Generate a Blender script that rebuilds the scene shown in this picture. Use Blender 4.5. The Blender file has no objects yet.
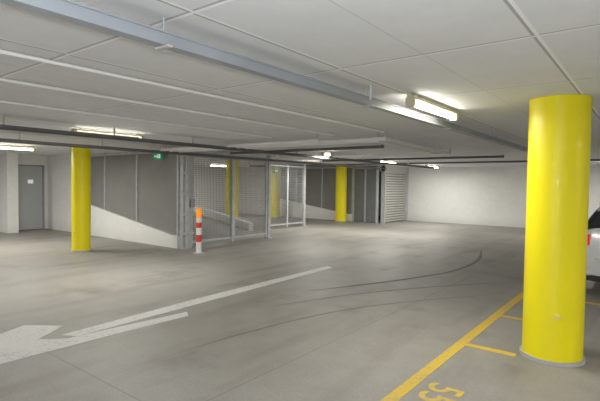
import bpy, math, random
from mathutils import Vector, Matrix
random.seed(4)
S=bpy.context.scene
COL=bpy.context.collection
S.view_settings.view_transform='Standard'
S.view_settings.look='None'
H=2.42
HT=H-.002

# ------------------------------------------------------------------ camera
cam=bpy.data.cameras.new("camera"); co=bpy.data.objects.new("camera",cam); COL.objects.link(co)
cam.sensor_width=36; cam.lens=36*458/600; cam.clip_end=200
R=Matrix.Rotation(math.radians(37.8),3,'Z')@Matrix.Rotation(math.radians(90-2.06),3,'X')@Matrix.Rotation(math.radians(0.78),3,'Z')
M=R.to_4x4(); M.translation=(0,0,1.6); co.matrix_world=M
S.camera=co

# ------------------------------------------------------------------ materials
def nodes(name):
    m=bpy.data.materials.new(name); m.use_nodes=True
    nt=m.node_tree; return m,nt,nt.nodes["Principled BSDF"]
def mat(name,col,rough=.6,metal=0,var=.12,scale=3.0,bump=0.0,emit=None,es=0,coat=0):
    m,nt,b=nodes(name)
    tc=nt.nodes.new("ShaderNodeTexCoord"); n=nt.nodes.new("ShaderNodeTexNoise")
    n.inputs["Scale"].default_value=scale; n.inputs["Detail"].default_value=6
    nt.links.new(tc.outputs["Object"],n.inputs["Vector"])
    r=nt.nodes.new("ShaderNodeValToRGB")
    c=Vector(col)
    r.color_ramp.elements[0].position=.3; r.color_ramp.elements[1].position=.7
    r.color_ramp.elements[0].color=(*(c*(1-var)),1); r.color_ramp.elements[1].color=(*[min(1,v) for v in c*(1+var)],1)
    nt.links.new(n.outputs["Fac"],r.inputs["Fac"]); nt.links.new(r.outputs["Color"],b.inputs["Base Color"])
    b.inputs["Roughness"].default_value=rough; b.inputs["Metallic"].default_value=metal
    if coat: b.inputs["Coat Weight"].default_value=coat
    if emit:
        b.inputs["Emission Color"].default_value=(*emit,1); b.inputs["Emission Strength"].default_value=es
    if bump:
        bp=nt.nodes.new("ShaderNodeBump"); bp.inputs["Strength"].default_value=bump; bp.inputs["Distance"].default_value=.01
        n2=nt.nodes.new("ShaderNodeTexNoise"); n2.inputs["Scale"].default_value=scale*15
        nt.links.new(tc.outputs["Object"],n2.inputs["Vector"]); nt.links.new(n2.outputs["Fac"],bp.inputs["Height"])
        nt.links.new(bp.outputs["Normal"],b.inputs["Normal"])
    return m

def math_node(nt,op,a,b=None,c=None):
    n=nt.nodes.new("ShaderNodeMath"); n.operation=op
    for i,v in enumerate((a,b,c)):
        if v is None: continue
        if isinstance(v,(int,float)): n.inputs[i].default_value=v
        else: nt.links.new(v,n.inputs[i])
    return n.outputs[0]
def mix(nt,fac,a,b,mode='MIX'):
    n=nt.nodes.new("ShaderNodeMix"); n.data_type='RGBA'; n.blend_type=mode
    if isinstance(fac,(int,float)): n.inputs[0].default_value=fac
    else: nt.links.new(fac,n.inputs[0])
    for i,v in ((6,a),(7,b)):
        if isinstance(v,tuple): n.inputs[i].default_value=(*v,1)
        else: nt.links.new(v,n.inputs[i])
    return n.outputs[2]
def noise(nt,vec,scale,detail=6,rough=.55):
    n=nt.nodes.new("ShaderNodeTexNoise"); n.inputs["Scale"].default_value=scale; n.inputs["Detail"].default_value=detail
    n.inputs["Roughness"].default_value=rough
    nt.links.new(vec,n.inputs["Vector"]); return n.outputs["Fac"]
def ramp(nt,f,p0,c0,p1,c1):
    r=nt.nodes.new("ShaderNodeValToRGB"); e=r.color_ramp.elements
    e[0].position=p0;e[0].color=(*c0,1);e[1].position=p1;e[1].color=(*c1,1)
    nt.links.new(f,r.inputs["Fac"]); return r.outputs["Color"]
def linemask(nt,coord,period,off,w):
    a=math_node(nt,'SUBTRACT',coord,off-period/2)
    a=math_node(nt,'FLOORED_MODULO',a,period)
    a=math_node(nt,'SUBTRACT',a,period/2)
    a=math_node(nt,'ABSOLUTE',a)
    return math_node(nt,'LESS_THAN',a,w)

def floor_mat():
    m,nt,b=nodes("concrete_floor")
    tc=nt.nodes.new("ShaderNodeTexCoord"); v=tc.outputs["Object"]
    n1=noise(nt,v,.35,5); n2=noise(nt,v,3.0,8,.65); n3=noise(nt,v,45,3)
    base=ramp(nt,n1,.35,(.265,.245,.212),.68,(.355,.343,.315))
    base=mix(nt,.40,base,ramp(nt,n2,.3,(.22,.205,.18),.72,(.39,.38,.355)))
    base=mix(nt,.12,base,ramp(nt,n3,.35,(.15,.14,.13),.65,(.46,.45,.43)))
    sx=nt.nodes.new("ShaderNodeSeparateXYZ"); nt.links.new(v,sx.inputs[0])
    mp=nt.nodes.new("ShaderNodeMapping"); mp.inputs["Scale"].default_value=(1.6,.25,1); nt.links.new(v,mp.inputs[0])
    n5=noise(nt,mp.outputs[0],1.5,5)
    base=mix(nt,math_node(nt,'MULTIPLY',ramp(nt,n5,.5,(0,0,0),.75,(1,1,1)),.45),base,(.16,.145,.12))
    n4=noise(nt,v,1.3,4)
    st=ramp(nt,n4,.57,(0,0,0),.75,(1,1,1))
    base=mix(nt,math_node(nt,'MULTIPLY',st,.5),base,(.14,.125,.105))
    l1=linemask(nt,sx.outputs[0],5.9,-2.55,.006); l2=linemask(nt,sx.outputs[1],5.9,1.9,.006)
    l=math_node(nt,'MAXIMUM',l1,l2)
    base=mix(nt,math_node(nt,'MULTIPLY',l,.4),base,(.1,.09,.08))
    nt.links.new(base,b.inputs["Base Color"])
    rr=nt.nodes.new("ShaderNodeMapRange"); nt.links.new(n2,rr.inputs[0]); rr.inputs[3].default_value=.42; rr.inputs[4].default_value=.68
    nt.links.new(rr.outputs[0],b.inputs["Roughness"])
    bp=nt.nodes.new("ShaderNodeBump"); bp.inputs["Strength"].default_value=.08; bp.inputs["Distance"].default_value=.01
    nt.links.new(n3,bp.inputs["Height"]); nt.links.new(bp.outputs["Normal"],b.inputs["Normal"])
    return m
def ceil_mat():
    m,nt,b=nodes("painted_concrete_ceiling")
    tc=nt.nodes.new("ShaderNodeTexCoord"); v=tc.outputs["Object"]
    n1=noise(nt,v,.5,5); n2=noise(nt,v,6,6)
    base=ramp(nt,n1,.3,(.74,.76,.79),.7,(.82,.84,.865))
    base=mix(nt,.15,base,ramp(nt,n2,.3,(.57,.58,.60),.7,(.84,.85,.87)))
    sx=nt.nodes.new("ShaderNodeSeparateXYZ"); nt.links.new(v,sx.inputs[0])
    bi=math_node(nt,'FLOOR',math_node(nt,'DIVIDE',math_node(nt,'SUBTRACT',sx.outputs[0],-.55),.625))
    bj=math_node(nt,'FLOOR',math_node(nt,'DIVIDE',math_node(nt,'SUBTRACT',sx.outputs[1],2.75),1.32))
    cb=nt.nodes.new("ShaderNodeCombineXYZ"); nt.links.new(bi,cb.inputs[0]); nt.links.new(bj,cb.inputs[1])
    wn=nt.nodes.new("ShaderNodeTexWhiteNoise"); nt.links.new(cb.outputs[0],wn.inputs[0])
    base=mix(nt,math_node(nt,'MULTIPLY',wn.outputs[0],.08),base,(.5,.52,.55))
    l=linemask(nt,sx.outputs[0],.625,-.55,.004)
    base=mix(nt,math_node(nt,'MULTIPLY',l,.35),base,(.35,.35,.36))
    lx=linemask(nt,sx.outputs[0],1.25,-.55,.009); ly=linemask(nt,sx.outputs[1],1.32,2.75,.008)
    l=math_node(nt,'MAXIMUM',lx,ly)
    base=mix(nt,math_node(nt,'MULTIPLY',l,.6),base,(.28,.28,.29))
    lx=linemask(nt,sx.outputs[0],1.25,-.532,.010); ly=linemask(nt,sx.outputs[1],1.32,2.769,.010)
    l=math_node(nt,'MAXIMUM',lx,ly)
    base=mix(nt,math_node(nt,'MULTIPLY',l,.85),base,(.98,.98,.99))
    nt.links.new(base,b.inputs["Base Color"]); b.inputs["Roughness"].default_value=.75
    return m
def wall_mat():
    m,nt,b=nodes("white_painted_wall")
    tc=nt.nodes.new("ShaderNodeTexCoord"); v=tc.outputs["Object"]
    n1=noise(nt,v,.8,5); n2=noise(nt,v,7,6)
    base=ramp(nt,n1,.3,(.83,.83,.815),.7,(.89,.89,.88))
    base=mix(nt,.10,base,ramp(nt,n2,.35,(.5,.49,.47),.65,(.85,.85,.85)))
    sx=nt.nodes.new("ShaderNodeSeparateXYZ"); nt.links.new(v,sx.inputs[0])
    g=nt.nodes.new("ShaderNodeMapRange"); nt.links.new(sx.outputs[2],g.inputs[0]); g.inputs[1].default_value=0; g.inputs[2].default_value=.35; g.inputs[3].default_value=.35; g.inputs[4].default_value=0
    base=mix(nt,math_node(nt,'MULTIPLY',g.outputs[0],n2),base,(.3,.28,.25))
    mp=nt.nodes.new("ShaderNodeMapping"); mp.inputs["Scale"].default_value=(1.2,1.2,14); nt.links.new(v,mp.inputs[0])
    n6=noise(nt,mp.outputs[0],1.3,3)
    base=mix(nt,math_node(nt,'MULTIPLY',ramp(nt,n6,.66,(0,0,0),.74,(1,1,1)),.25),base,(.45,.43,.40))
    nt.links.new(base,b.inputs["Base Color"]); b.inputs["Roughness"].default_value=.7
    return m
def worn_paint(name,col,under,p0,p1):
    m,nt,b=nodes(name); tc=nt.nodes.new("ShaderNodeTexCoord"); v=tc.outputs["Object"]
    n1=noise(nt,v,22,6,.7); n2=noise(nt,v,2.5,3)
    f=math_node(nt,'ADD',math_node(nt,'MULTIPLY',n1,.7),math_node(nt,'MULTIPLY',n2,.3))
    nt.links.new(ramp(nt,f,p0,under,p1,col),b.inputs["Base Color"]); b.inputs["Roughness"].default_value=.6
    return m
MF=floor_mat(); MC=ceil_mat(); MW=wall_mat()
MY=mat("yellow_gloss_paint",(.88,.76,.0),.45,var=.02,scale=2,coat=.1)
MYL=worn_paint("yellow_floor_paint",(.66,.46,.05),(.45,.36,.13),.38,.50)
MYN=worn_paint("worn_yellow_number_paint",(.66,.47,.06),(.42,.35,.17),.38,.52)
MWL=worn_paint("white_floor_paint",(.64,.64,.62),(.44,.435,.42),.36,.50)
MCON=mat("raw_concrete",(.45,.44,.42),.8,var=.12,scale=5,bump=.3)
MG=mat("galvanised_steel",(.57,.59,.61),.5,metal=.3,var=.1,scale=9)
MGW=mat("galvanised_wire",(.33,.34,.35),.5,metal=.2,var=.1,scale=9)
MTR=mat("grey_trunking",(.34,.37,.41),.45,metal=.1,var=.08)
MDP=mat("dark_pipe_paint",(.14,.145,.15),.5,var=.1)
MWP=mat("white_conduit_plastic",(.88,.88,.88),.5,var=.03)
MPAN=mat("grey_infill_panel",(.26,.26,.25),.65,var=.06,scale=2)
MDOOR=mat("pale_grey_door_paint",(.52,.54,.56),.5,var=.04)
MDG=mat("dark_grey_door_paint",(.19,.20,.21),.5,var=.08)
MSH=mat("shutter_aluminium",(.60,.59,.56),.5,var=.05)
MSG=mat("shutter_joint_shadow_gap",(.16,.16,.155),.6,var=.05)
MGR=mat("exit_sign_green",(.0,.30,.12),.5,var=.03,emit=(0,.4,.15),es=.25)
MSW=mat("sign_white",(.85,.88,.85),.5,var=.02,emit=(1,1,1),es=.3)
MRED=mat("bollard_red",(.75,.06,.03),.4,var=.05)
MORG=mat("bollard_orange_reflection_glow",(.95,.30,.02),.4,var=.05,emit=(1,.35,.02),es=.4)  # emission stands in for flash light thrown back by the reflective band
MBW=mat("bollard_white",(.85,.85,.84),.4,var=.03)
MTUBE=mat("fluorescent_tube",(1,.97,.88),.4,var=0,emit=(1,.95,.80),es=20)
MHOU=mat("lamp_housing",(.55,.50,.38),.5,var=.04)
MTIRE=mat("tyre_rubber_mark",(.13,.12,.11),.6,var=.25,scale=10)
MRUB=mat("black_rubber",(.02,.02,.02),.7,var=.1)
MCAR=mat("silver_car_paint",(.74,.76,.79),.28,metal=.3,var=.01,coat=.8)
MGLS=mat("car_glass",(.03,.035,.04),.06,var=.05)
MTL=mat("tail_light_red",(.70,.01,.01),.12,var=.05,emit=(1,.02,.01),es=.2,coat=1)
MALU=mat("alloy_rim",(.5,.5,.52),.3,metal=.8,var=.03)
MPLB=mat("black_plastic",(.03,.03,.03),.5,var=.1)
MSTK=mat("sticker_paper",(.75,.62,.15),.5,var=.05)
MBEI=mat("beige_plate",(.6,.57,.45),.6,var=.05)

# ------------------------------------------------------------------ mesh builder
class MB:
    def __init__(s): s.v=[];s.f=[];s.m=[];s.sm=[];s.mats=[]
    def mi(s,m):
        if m not in s.mats: s.mats.append(m)
        return s.mats.index(m)
    def add(s,vs,fs,m,smooth=False):
        o=len(s.v); s.v+=[tuple(v) for v in vs]; k=s.mi(m)
        for f in fs: s.f.append([i+o for i in f]); s.m.append(k); s.sm.append(smooth)
    def box(s,x0,x1,y0,y1,z0,z1,m):
        vs=[(x,y,z) for z in (z0,z1) for y in (y0,y1) for x in (x0,x1)]
        s.add(vs,[(0,2,3,1),(4,5,7,6),(0,1,5,4),(2,6,7,3),(0,4,6,2),(1,3,7,5)],m)
    def cyl(s,a,b,r,m,n=16,r2=None,caps=True):
        a=Vector(a);b=Vector(b);d=(b-a).normalized(); r2=r if r2 is None else r2
        u=d.orthogonal().normalized(); w=d.cross(u)
        vs=[a+(u*math.cos(2*math.pi*i/n)+w*math.sin(2*math.pi*i/n))*r for i in range(n)]
        vs+=[b+(u*math.cos(2*math.pi*i/n)+w*math.sin(2*math.pi*i/n))*r2 for i in range(n)]
        s.add(vs,[(i,(i+1)%n,n+(i+1)%n,n+i) for i in range(n)],m,True)
        if caps: s.add(vs,[tuple(range(n))[::-1],tuple(range(n,2*n))],m)
    def prism(s,poly,z0,z1,m):
        n=len(poly); vs=[(x,y,z0) for x,y in poly]+[(x,y,z1) for x,y in poly]
        s.add(vs,[tuple(range(n))[::-1],tuple(range(n,2*n))]+[(i,(i+1)%n,n+(i+1)%n,n+i) for i in range(n)],m)
    def prism_y(s,poly,y0,y1,m):
        n=len(poly); vs=[(x,y0,z) for x,z in poly]+[(x,y1,z) for x,z in poly]
        s.add(vs,[tuple(range(n)),tuple(range(n,2*n))[::-1]]+[(i,n+i,n+(i+1)%n,(i+1)%n) for i in range(n)],m)
    def obj(s,name,bevel=0):
        me=bpy.data.meshes.new(name); me.from_pydata(s.v,[],s.f)
        for m in s.mats: me.materials.append(m)
        for i,p in enumerate(me.polygons): p.material_index=s.m[i]; p.use_smooth=s.sm[i]
        me.update()
        import bmesh
        bm=bmesh.new(); bm.from_mesh(me); bmesh.ops.recalc_face_normals(bm,faces=bm.faces); bm.to_mesh(me); bm.free()
        o=bpy.data.objects.new(name,me); COL.objects.link(o)
        if bevel:
            b=o.modifiers.new("bevel",'BEVEL'); b.width=bevel; b.segments=2; b.limit_method='ANGLE'
        return o
def boxobj(name,*a,bevel=0):
    m=MB(); m.box(*a); return m.obj(name,bevel)

# ------------------------------------------------------------------ room shell
X0,X1,Y0,Y1=-26,7,-9,19.6
boxobj("floor",X0,X1,Y0,Y1,-.2,0,MF)
boxobj("ceiling",X0,X1,Y0,Y1,H,H+.2,MC)
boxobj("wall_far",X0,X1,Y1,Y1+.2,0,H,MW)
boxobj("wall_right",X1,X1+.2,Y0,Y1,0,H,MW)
boxobj("wall_left",X0-.2,X0,Y0,Y1,0,H,MW)
boxobj("wall_rear",X0,X1,Y0-.2,Y0,0,H,MW)
DX=-16.0
m=MB(); m.box(DX-.2,DX,5.75,6.9,2.1,H,MW); m.box(DX-.2,DX,5.75,5.93,0,2.1,MW); m.box(DX-.2,DX,6.8,6.9,0,2.1,MW)
m.obj("wall_niche")
m=MB(); m.box(X0,-15.3,5.45,5.75,0,H,MW); m.obj("wall_stub")
def ramp_wall(name,y,xa,xb,xc,zb,th=.2):
    m=MB(); m.box(xa,xb,y,y+th,0,H,MW)
    m.prism_y([(xb,0),(xc,0),(xc,.31),(xc-.25,.31),(xb,zb)],y,y+th,MW)
    return m.obj(name)
ramp_wall("wall_near_parapet",6.9,-16.2,-14.1,-9.1,1.03)
ramp_wall("wall_back_parapet",17.2,X0,-15.2,-10.45,.95)
def panels(name,y,xs,zs,th=.04,mp=MPAN):
    m=MB()
    def zt(x):
        (xa,za),(xb,zb)=zs; return za+(zb-za)*(x-xa)/(xb-xa)+.003
    for a,b in zip(xs[:-1],xs[1:]):
        m.prism_y([(a,zt(a)),(b,zt(b)),(b,H-.02),(a,H-.02)],y+.06,y+.10,mp)
    for x in xs[1:]:
        m.box(x-.025,x+.025,y+.02,y+.12,zt(x)+.01,HT,MG)
    m.box(xs[0],xs[-1],y+.02,y+.12,H-.09,H-.03,MG)
    return m.obj(name)
panels("ramp_infill_panels",6.9,[-14.09,-12.45,-10.85,-9.12],[(-14.1,1.03),(-9.35,.31)])
panels("ramp_infill_panels",17.2,[-15.19,-13.6,-12.1,-10.47],[(-15.2,.95),(-10.7,.31)])
m=MB(); m.prism_y([(-9.2,0),(-25.5,0),(-25.5,2.1),(-22,2.1)],7.11,10.29,MCON); m.obj("ramp")
m=MB(); m.prism_y([(-9.5,0),(-25.5,0),(-25.5,2.1),(-23,2.1)],17.41,19.55,MCON); m.obj("ramp")
m=MB(); m.prism_y([(-10,0),(-25.5,0),(-25.5,H),(-22,H),(-10,.35)],10.3,10.5,MW); m.obj("wall_ramp_kerb")
boxobj("wall_lobby",-18.2,-18,10.5,17.2,0,H,MW)

# doors
m=MB(); m.box(DX-.08,DX-.02,5.97,6.76,.01,2.05,MDOOR)
for a in ((5.94,5.98,0,2.09),(6.75,6.79,0,2.09),(5.94,6.79,2.05,2.09)): m.box(DX-.12,DX+.02,*a,MTR)
m.cyl((DX-.02,6.68,1.02),(DX+.05,6.68,1.02),.012,MG,8); m.cyl((DX+.05,6.68,1.02),(DX+.05,6.57,1.02),.01,MG,8)
m.box(DX-.02,DX-.012,6.3,6.46,1.5,1.62,MSW)
m.obj("door_1")
m=MB(); m.box(-10.35,-9.25,17.2,17.26,0.01,2.3,MDG)
for x in (-10.38,-9.8,-9.25): m.box(x-.03,x+.03,17.16,17.3,0,HT,MG)
m.box(-10.38,-9.25,17.16,17.3,2.28,2.34,MG); m.box(-10.38,-9.25,17.16,17.3,2.34,HT,MDG)
m.obj("door_2")
m=MB()
n=20; z=0.02; dz=2.18/n
for i in range(n):
    vs=[]
    for yy in (17.40,19.45):
        vs+=[(-9.06,yy,z),(-9.00,yy,z+dz*.2),(-9.00,yy,z+dz*.7),(-9.06,yy,z+dz*.82)]
    m.add(vs,[(0,1,5,4),(1,2,6,5),(2,3,7,6)],MSH); z+=dz
m.box(-9.1,-9.055,17.42,19.43,.0,2.2,MSG)
m.box(-9.12,-8.94,17.32,17.40,0,HT,MG); m.box(-9.12,-8.94,19.45,19.58,0,HT,MG)
m.box(-9.3,-8.96,17.32,19.58,2.18,HT,MSH)
m.obj("roller_shutter")

# ------------------------------------------------------------------ mesh gates
def gate(x,y0,y1,zt,posts,rails,cell=.05):
    m=MB()
    for p in posts: m.box(x-.03,x+.03,p-.03,p+.03,.03,zt,MG)
    for r in rails: m.box(x-.025,x+.025,y0,y1,r-.025,r+.025,MG)
    n=int((y1-y0)/cell)
    for i in range(n+1):
        yy=y0+(y1-y0)*i/n; m.box(x-.003,x+.003,yy-.004,yy+.004,rails[0],zt,MGW)
    n=int((zt-rails[0])/cell)
    for i in range(n+1):
        zz=rails[0]+(zt-rails[0])*i/n; m.box(x-.003,x+.003,y0,y1,zz-.004,zz+.004,MGW)
    for p in (y0,y1):
        m.box(x-.05,x+.05,p-.05,p+.05,0,HT,MG); m.box(x-.10,x+.11,p-.06,p+.09,0,.015,MG)
    return m
m=gate(-8.97,6.98,10.05,2.28,[6.98,7.22,8.6,9.95],[.14,2.24])
m.box(-9.03,-8.91,7.12,7.2,0,HT,MG); m.box(-8.90,-8.84,6.98,7.06,0,H-.15,MG)
for zz in (.35,.8,1.3,1.8,2.2): m.box(-8.95,-8.83,6.95,7.2,zz,zz+.05,MG)
m.box(-8.92,-8.85,7.12,7.24,1.0,1.2,MTR)
m.box(-9.03,-8.91,6.95,10.1,2.3,2.36,MG)
m.box(-9.01,-8.93,8.56,8.66,.14,2.24,MG)
m.obj("mesh_sliding_gate")
m=gate(-10.6,11.85,13.9,2.3,[12.9],[.14,2.24],cell=.06)
m.obj("mesh_swing_gate")

# ------------------------------------------------------------------ columns
def column(x,y,r,plinth=True):
    m=MB(); m.cyl((x,y,.0),(x,y,HT),r,MY,64)
    m.cyl((x,y,0),(x,y,.035),r+.02,MCON,64)
    m.box(x+.05,x+.10,y-r-.004,y-r+.02,.42,.46,MSTK)
    return m.obj("yellow_column")
column(-.73,4.87,.255); column(-10.36,5.2,.2); column(-.6,10.6,.25)
column(-10.75,16.75,.24); column(-11.7,11.2,.22); column(-14.3,16.5,.24)
column(4.6,10.6,.25)

# ------------------------------------------------------------------ floor markings
E=.003
m=MB()
m.box(-1.56,-1.46,1.0,7.55,0,E,MYL)
for y in (4.62,7.42): m.box(-1.46,3.2 if y>5 else -1.0,y,y+.09,0,E,MYL)
m.box(-1.46,-1.0,5.95,6.03,0,E,MYL)
m.obj("parking_line_yellow")
cu=bpy.data.curves.new("bay_number","FONT"); cu.body="55"; cu.size=.38; cu.extrude=.001; cu.offset=.005; cu.materials.append(MYN)
t=bpy.data.objects.new("bay_number",cu); COL.objects.link(t); t.location=(-1.38,3.60,.002); t.rotation_euler=(0,0,-math.pi/2)
m=MB()
m.prism([(-5.03,7.4),(-4.85,7.3),(-4.72,4),(-4.66,2.3),(-4.82,2.2),(-4.95,4.1)],0,E,MWL)
m.prism([(-5.45,2.1),(-5.11,2.36),(-4.85,1.99),(-4.66,2.2),(-4.61,2.74),(-4.53,3.59),(-4.38,3.49),(-4.43,2.41),(-4.45,1.5),(-4.9,.9)],0,E+.001,MWL)
m.obj("direction_arrow_white")
def track(pts,w,name):
    P=[Vector(p) for p in pts]; P=[P[0]*2-P[1]]+P+[P[-1]*2-P[-2]]
    c=[]
    for i in range(1,len(P)-2):
        for k in range(10):
            t=k/10; a,b,cc,d=P[i-1],P[i],P[i+1],P[i+2]
            c.append(.5*((2*b)+(cc-a)*t+(2*a-5*b+4*cc-d)*t*t+(3*b-a-3*cc+d)*t**3))
    vs=[];n=len(c)
    for i in range(n):
        d=(c[min(i+1,n-1)]-c[max(i-1,0)]).normalized(); nn=Vector((-d.y,d.x))
        ww=w*min(1,(i+1)/8,(n-i)/8)
        vs+=[(*(c[i]+nn*ww/2),.002),(*(c[i]-nn*ww/2),.002)]
    m=MB(); m.add(vs,[(2*i,2*i+1,2*i+3,2*i+2) for i in range(n-1)],MTIRE); return m.obj(name)
track([(-3.45,12.0),(-3.0,10.22),(-2.95,8.69),(-3.21,7.6),(-3.6,6.52),(-4.12,5.34)],.07,"tyre_mark")
track([(-1.7,8.4),(-2.6,7.2),(-3.4,5.8),(-4.0,4.2)],.025,"tyre_mark")
track([(-1.75,7.2),(-2.5,6.1),(-3.1,4.9),(-3.4,3.6),(-3.5,2.4)],.016,"tyre_mark")

# ------------------------------------------------------------------ ceiling services
m=MB()
m.box(-1.99,-1.925,-6,9.6,2.275,2.335,MTR)
m.box(-2.0,-1.915,-6,9.6,2.33,2.34,MTR)
for y in [-4,-2.2,-.4,1.4,3.45,5.3,7.2,9.3]:
    m.cyl((-1.96,y,2.34),(-1.96,y,HT),.006,MG,8); m.box(-2.01,-1.905,y-.015,y+.015,2.265,2.275,MG)
m.cyl((-1.88,3.35,2.3),(-1.88,3.35,HT),.012,MG,8)
m.obj("cable_trunking")
def tray(x,y0,y1,w=.16,z=2.24):
    m=MB(); m.box(x-w/2,x+w/2,y0,y1,z,z+.006,MDP); m.box(x-w/2,x-w/2+.006,y0,y1,z,z+.055,MDP); m.box(x+w/2-.006,x+w/2,y0,y1,z,z+.055,MDP)
    y=y0+.3
    while y<y1:
        m.box(x-.01,x+.01,y-.01,y+.01,z,HT,MG); y+=1.5
    return m.obj("cable_tray")
tray(-6.55,-4,16.5,.1); tray(-8.7,-3,16.8,.14)
def pipes(name,lines,r,matl,z):
    m=MB()
    for L in lines:
        for a,b in zip(L[:-1],L[1:]): m.cyl((*a,z),(*b,z),r,matl,10)
        for a in L: m.cyl((*a,z-r),(*a,z+r),r,matl,10)
        for p in L: m.box(p[0]-.01,p[0]+.01,p[1]-.01,p[1]+.01,z,HT,MG)
    return m.obj(name)
pipes("sprinkler_pipe_loop",[[(-9.0,6.35),(-3.3,6.35),(-3.6,10.0),(-8.5,10.0)],[(-9.0,6.6),(-3.55,6.6),(-3.85,9.75),(-8.5,9.75)],[(-9.0,6.1),(-4.4,6.1)]],.028,MWP,2.31)
pipes("dark_service_pipe",[[(-8.4,8.0),(-4.2,8.0)],[(-8.4,12.0),(-3.0,12.0)],[(-14,14.5),(2,14.5)]],.03,MDP,2.345)
pipes("white_conduit",[[(-3.25,-5),(-3.25,6.2)],[(-4.15,-5),(-4.15,6.2)],[(-5.3,-5),(-5.3,6.0)]],.014,MWP,2.40)
m=MB(); m.box(-.33,-.18,1.62,1.77,H-.02,HT,MBEI); m.obj("ceiling_junction_plate",.004)

# ------------------------------------------------------------------ lamps
def lamp(x,y0,y1,power=30,z=2.33):
    L=(y1-y0); cx,cy=(x,(y0+y1)/2)
    m=MB()
    def bx(a0,a1,l0,l1,z0,z1,mm):
        m.box(cx+a0,cx+a1,cy+l0,cy+l1,z0,z1,mm)
    bx(-.03,.03,-L/2,L/2,z+.04,HT-.02,MHOU)
    bx(-.01,.01,-L/2+.1,-L/2+.12,z+.04,HT,MG); bx(-.01,.01,L/2-.12,L/2-.1,z+.04,HT,MG)
    bx(-.035,.035,-L/2-.01,-L/2+.05,z-.03,z+.045,MHOU); bx(-.035,.035,L/2-.05,L/2+.01,z-.03,z+.045,MHOU)
    m.cyl((cx,cy-L/2+.05,z),(cx,cy+L/2-.05,z),.02,MTUBE,12)
    o=m.obj("fluorescent_lamp")
    ld=bpy.data.lights.new("tube_light","AREA"); ld.shape='RECTANGLE'; ld.size=.08; ld.size_y=L; ld.energy=power; ld.color=(1,.975,.91)
    lo=bpy.data.objects.new("tube_light",ld); COL.objects.link(lo); lo.location=(cx,cy,z-.04); lo.parent=o
    return o
K=2.25
for a in [(-1.74,3.8,4.95,14),(-7.02,3.4,4.6,28),(-11.8,3.6,4.8,34),
 (-6.9,12.9,14.1,38),(-7.0,16.9,18.1,26),(-9.6,12.6,13.4,24),(-6.4,9.1,9.45,16),
 (-1.76,-3.5,-2.2,48),(-7.02,-3.5,-2.2,50),(3.6,4,5.2,34),(3.6,-3,-1.8,40),  # tubes at negative y are out of view, added for light from the front
 (3.6,12,13.2,40),(-1.2,16.0,17.2,32),(-14,8.1,9.3,20),(-15,13,14.2,24),(-13.8,.4,1.6,70)]:  # ramp tube and last tube added, unseen, to brighten gate backdrop and left walls
    lamp(a[0],a[1],a[2],a[3]*K)
fl=bpy.data.lights.new("camera_flash","POINT"); fl.energy=175; fl.shadow_soft_size=.06; fl.color=(.93,.96,1)
fo=bpy.data.objects.new("camera_flash",fl); COL.objects.link(fo); fo.location=(.02,-.03,1.70)

# ------------------------------------------------------------------ exit signs
def exit_sign(x,y,z,w=.32,h=.15):
    m=MB(); m.box(x-w/2,x+w/2,y-.03,y,z-h/2,z+h/2,MGR)
    yy=y-.034
    m.box(x-.02,x+.02,yy,y-.03,z-.045,z+.02,MSW); m.cyl((x,yy,z+.04),(x,y-.03,z+.04),.014,MSW,8)
    m.box(x+.05,x+.12,yy,y-.03,z-.05,z+.05,MSW)
    m.prism_y([(x-.13,z),(x-.09,z+.03),(x-.09,z-.03)],yy,y-.03,MSW); m.box(x-.09,x-.04,yy,y-.03,z-.01,z+.01,MSW)
    m.box(x-.01,x+.01,y-.02,y,z+h/2,HT,MG)
    return m.obj("exit_sign")
exit_sign(-9.8,6.86,2.24); exit_sign(-12.1,14.0,2.12)

# ------------------------------------------------------------------ bollard
bx,by=-8.15,6.78
m=MB(); m.cyl((bx,by,0),(bx,by,.02),.13,MG,24)
bands=[(.02,.26,MBW),(.26,.42,MRED),(.42,.58,MBW),(.58,.70,MRED),(.70,.80,MBW),(.80,1.0,MORG)]
for a,b,mm in bands: m.cyl((bx,by,a),(bx,by,b),.062,mm,24)
m.cyl((bx,by,1.0),(bx,by,1.02),.062,MORG,24,r2=.04)
m.obj("red_white_bollard")

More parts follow.
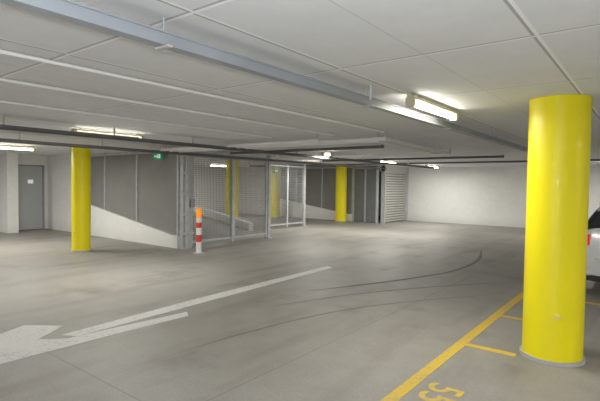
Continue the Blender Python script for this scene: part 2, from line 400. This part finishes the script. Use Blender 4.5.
# ------------------------------------------------------------------ car (rear towards the aisle, -x)
def car(x0,yc):
    m=MB()
    st=[(0.00,.66,.36,.55,.84,.90,.62,.91),
        (0.04,.78,.27,.55,.94,.99,.68,1.01),
        (0.08,.85,.24,.56,.98,1.06,.70,1.08),
        (0.22,.88,.22,.58,1.00,1.33,.63,1.36),
        (0.45,.89,.21,.58,.99,1.41,.60,1.45),
        (1.30,.90,.20,.58,.96,1.46,.58,1.50),
        (2.00,.90,.20,.58,.94,1.46,.58,1.50),
        (2.50,.90,.20,.58,.92,1.38,.57,1.42),
        (3.00,.89,.20,.58,.91,1.12,.64,1.15),
        (3.25,.88,.20,.57,.88,.96,.70,.99),
        (3.80,.85,.21,.55,.80,.86,.68,.90),
        (4.15,.74,.24,.50,.68,.72,.60,.75),
        (4.25,.60,.30,.46,.58,.60,.50,.61)]
    rings=[]
    for x,w,zb,zw,zs,zt,rw,zc in st:
        half=[(w*.80,zb),(w*.97,zb+.06),(w,zw),(w*.985,(zw+zs)/2+.05),(w*.95,zs),(rw+.02,zt),(rw*.6,zc-.012),(0,zc)]
        ring=[(x0+x,yc-a,b) for a,b in half]+[(x0+x,yc+a,b) for a,b in half[-2::-1]]
        rings.append(ring)
    n=len(rings[0]); base=[p for r in rings for p in r]
    fb=[];fg=[]
    for i in range(len(rings)-1):
        for j in range(n-1):
            q=(i*n+j,i*n+j+1,(i+1)*n+j+1,(i+1)*n+j)
            side=j in (4,n-6); top=(5<=j<=n-7)
            if side and 2<=i<=7: fg.append(q)
            elif top and i in (2,7): fg.append(q)
            else: fb.append(q)
    bottom=[(i*n,(i+1)*n,(i+1)*n+n-1,i*n+n-1) for i in range(len(rings)-1)]
    me_v=len(m.v); m.v+=base
    for L,mm,sm in ((fb,MCAR,True),(fg,MGLS,True),(bottom,MPLB,False),([tuple(range(n)),tuple(range((len(rings)-1)*n,len(rings)*n))],MCAR,False)):
        k=m.mi(mm)
        for f in L: m.f.append([a+me_v for a in f]); m.m.append(k); m.sm.append(sm)
    body=m.obj("body")
    bv=body.modifiers.new("s",'SUBSURF'); bv.levels=2; bv.render_levels=2
    e=bpy.data.objects.new("silver_car",None); COL.objects.link(e); body.parent=e
    for k,(wx,sy) in enumerate(((.78,-1),(.78,1),(3.35,-1),(3.35,1))):
        w=MB(); y1=yc+sy*.90; y2=yc+sy*.68; cx=x0+wx
        w.cyl((cx,y2,.31),(cx,y1,.31),.31,MRUB,32); w.cyl((cx,y1,.31),(cx,y1+sy*.006,.31),.20,MALU,24)
        w.cyl((cx,y1,.31),(cx,y1+sy*.02,.31),.05,MG,12)
        w.cyl((cx,y2+sy*.05,.33),(cx,yc+sy*.893,.33),.35,MPLB,32)
        for q in range(5):
            a=q*math.tau/5; w.cyl((cx,y1+sy*.012,.31),(cx+.19*math.cos(a),y1+sy*.012,.31+.19*math.sin(a)),.02,MG,8)
        o=w.obj("wheel_%d"%(k+1)); o.parent=e
    for k,sy in enumerate((-1,1)):
        t=MB()
        prof=[(x0-.005,yc+sy*.56),(x0-.005,yc+sy*.72),(x0+.03,yc+sy*.83),(x0+.09,yc+sy*.878),(x0+.17,yc+sy*.892),(x0+.19,yc+sy*.80),(x0+.10,yc+sy*.6)]
        t.prism(prof,.77,.93,MTL)
        o=t.obj("tail_light_%d"%(k+1),.015); o.parent=e
    b=MB(); b.prism([(x0-.05,yc-.6),(x0+.03,yc-.80),(x0+.35,yc-.91),(x0+.35,yc+.91),(x0+.03,yc+.80),(x0-.05,yc+.6)],.34,.60,MCAR)
    b.prism([(x0-.02,yc-.6),(x0+.05,yc-.78),(x0+.35,yc-.88),(x0+.35,yc+.88),(x0+.05,yc+.78),(x0-.02,yc+.6)],.25,.34,MPLB)
    b.box(x0-.058,x0-.045,yc-.26,yc+.26,.44,.55,MBW)
    o=b.obj("bumper",.02); o.parent=e
    for k,sy in enumerate((-1,1)):
        b=MB(); b.box(x0+2.7,x0+2.85,min(yc+sy*.86,yc+sy*1.02),max(yc+sy*.86,yc+sy*1.02),.95,1.08,MCAR); o=b.obj("mirror_%d"%(k+1),.02); o.parent=e
car(-.90,8.66)

w=bpy.data.worlds.new("w"); S.world=w; w.use_nodes=True
w.node_tree.nodes["Background"].inputs[0].default_value=(.6,.65,.7,1); w.node_tree.nodes["Background"].inputs[1].default_value=.3
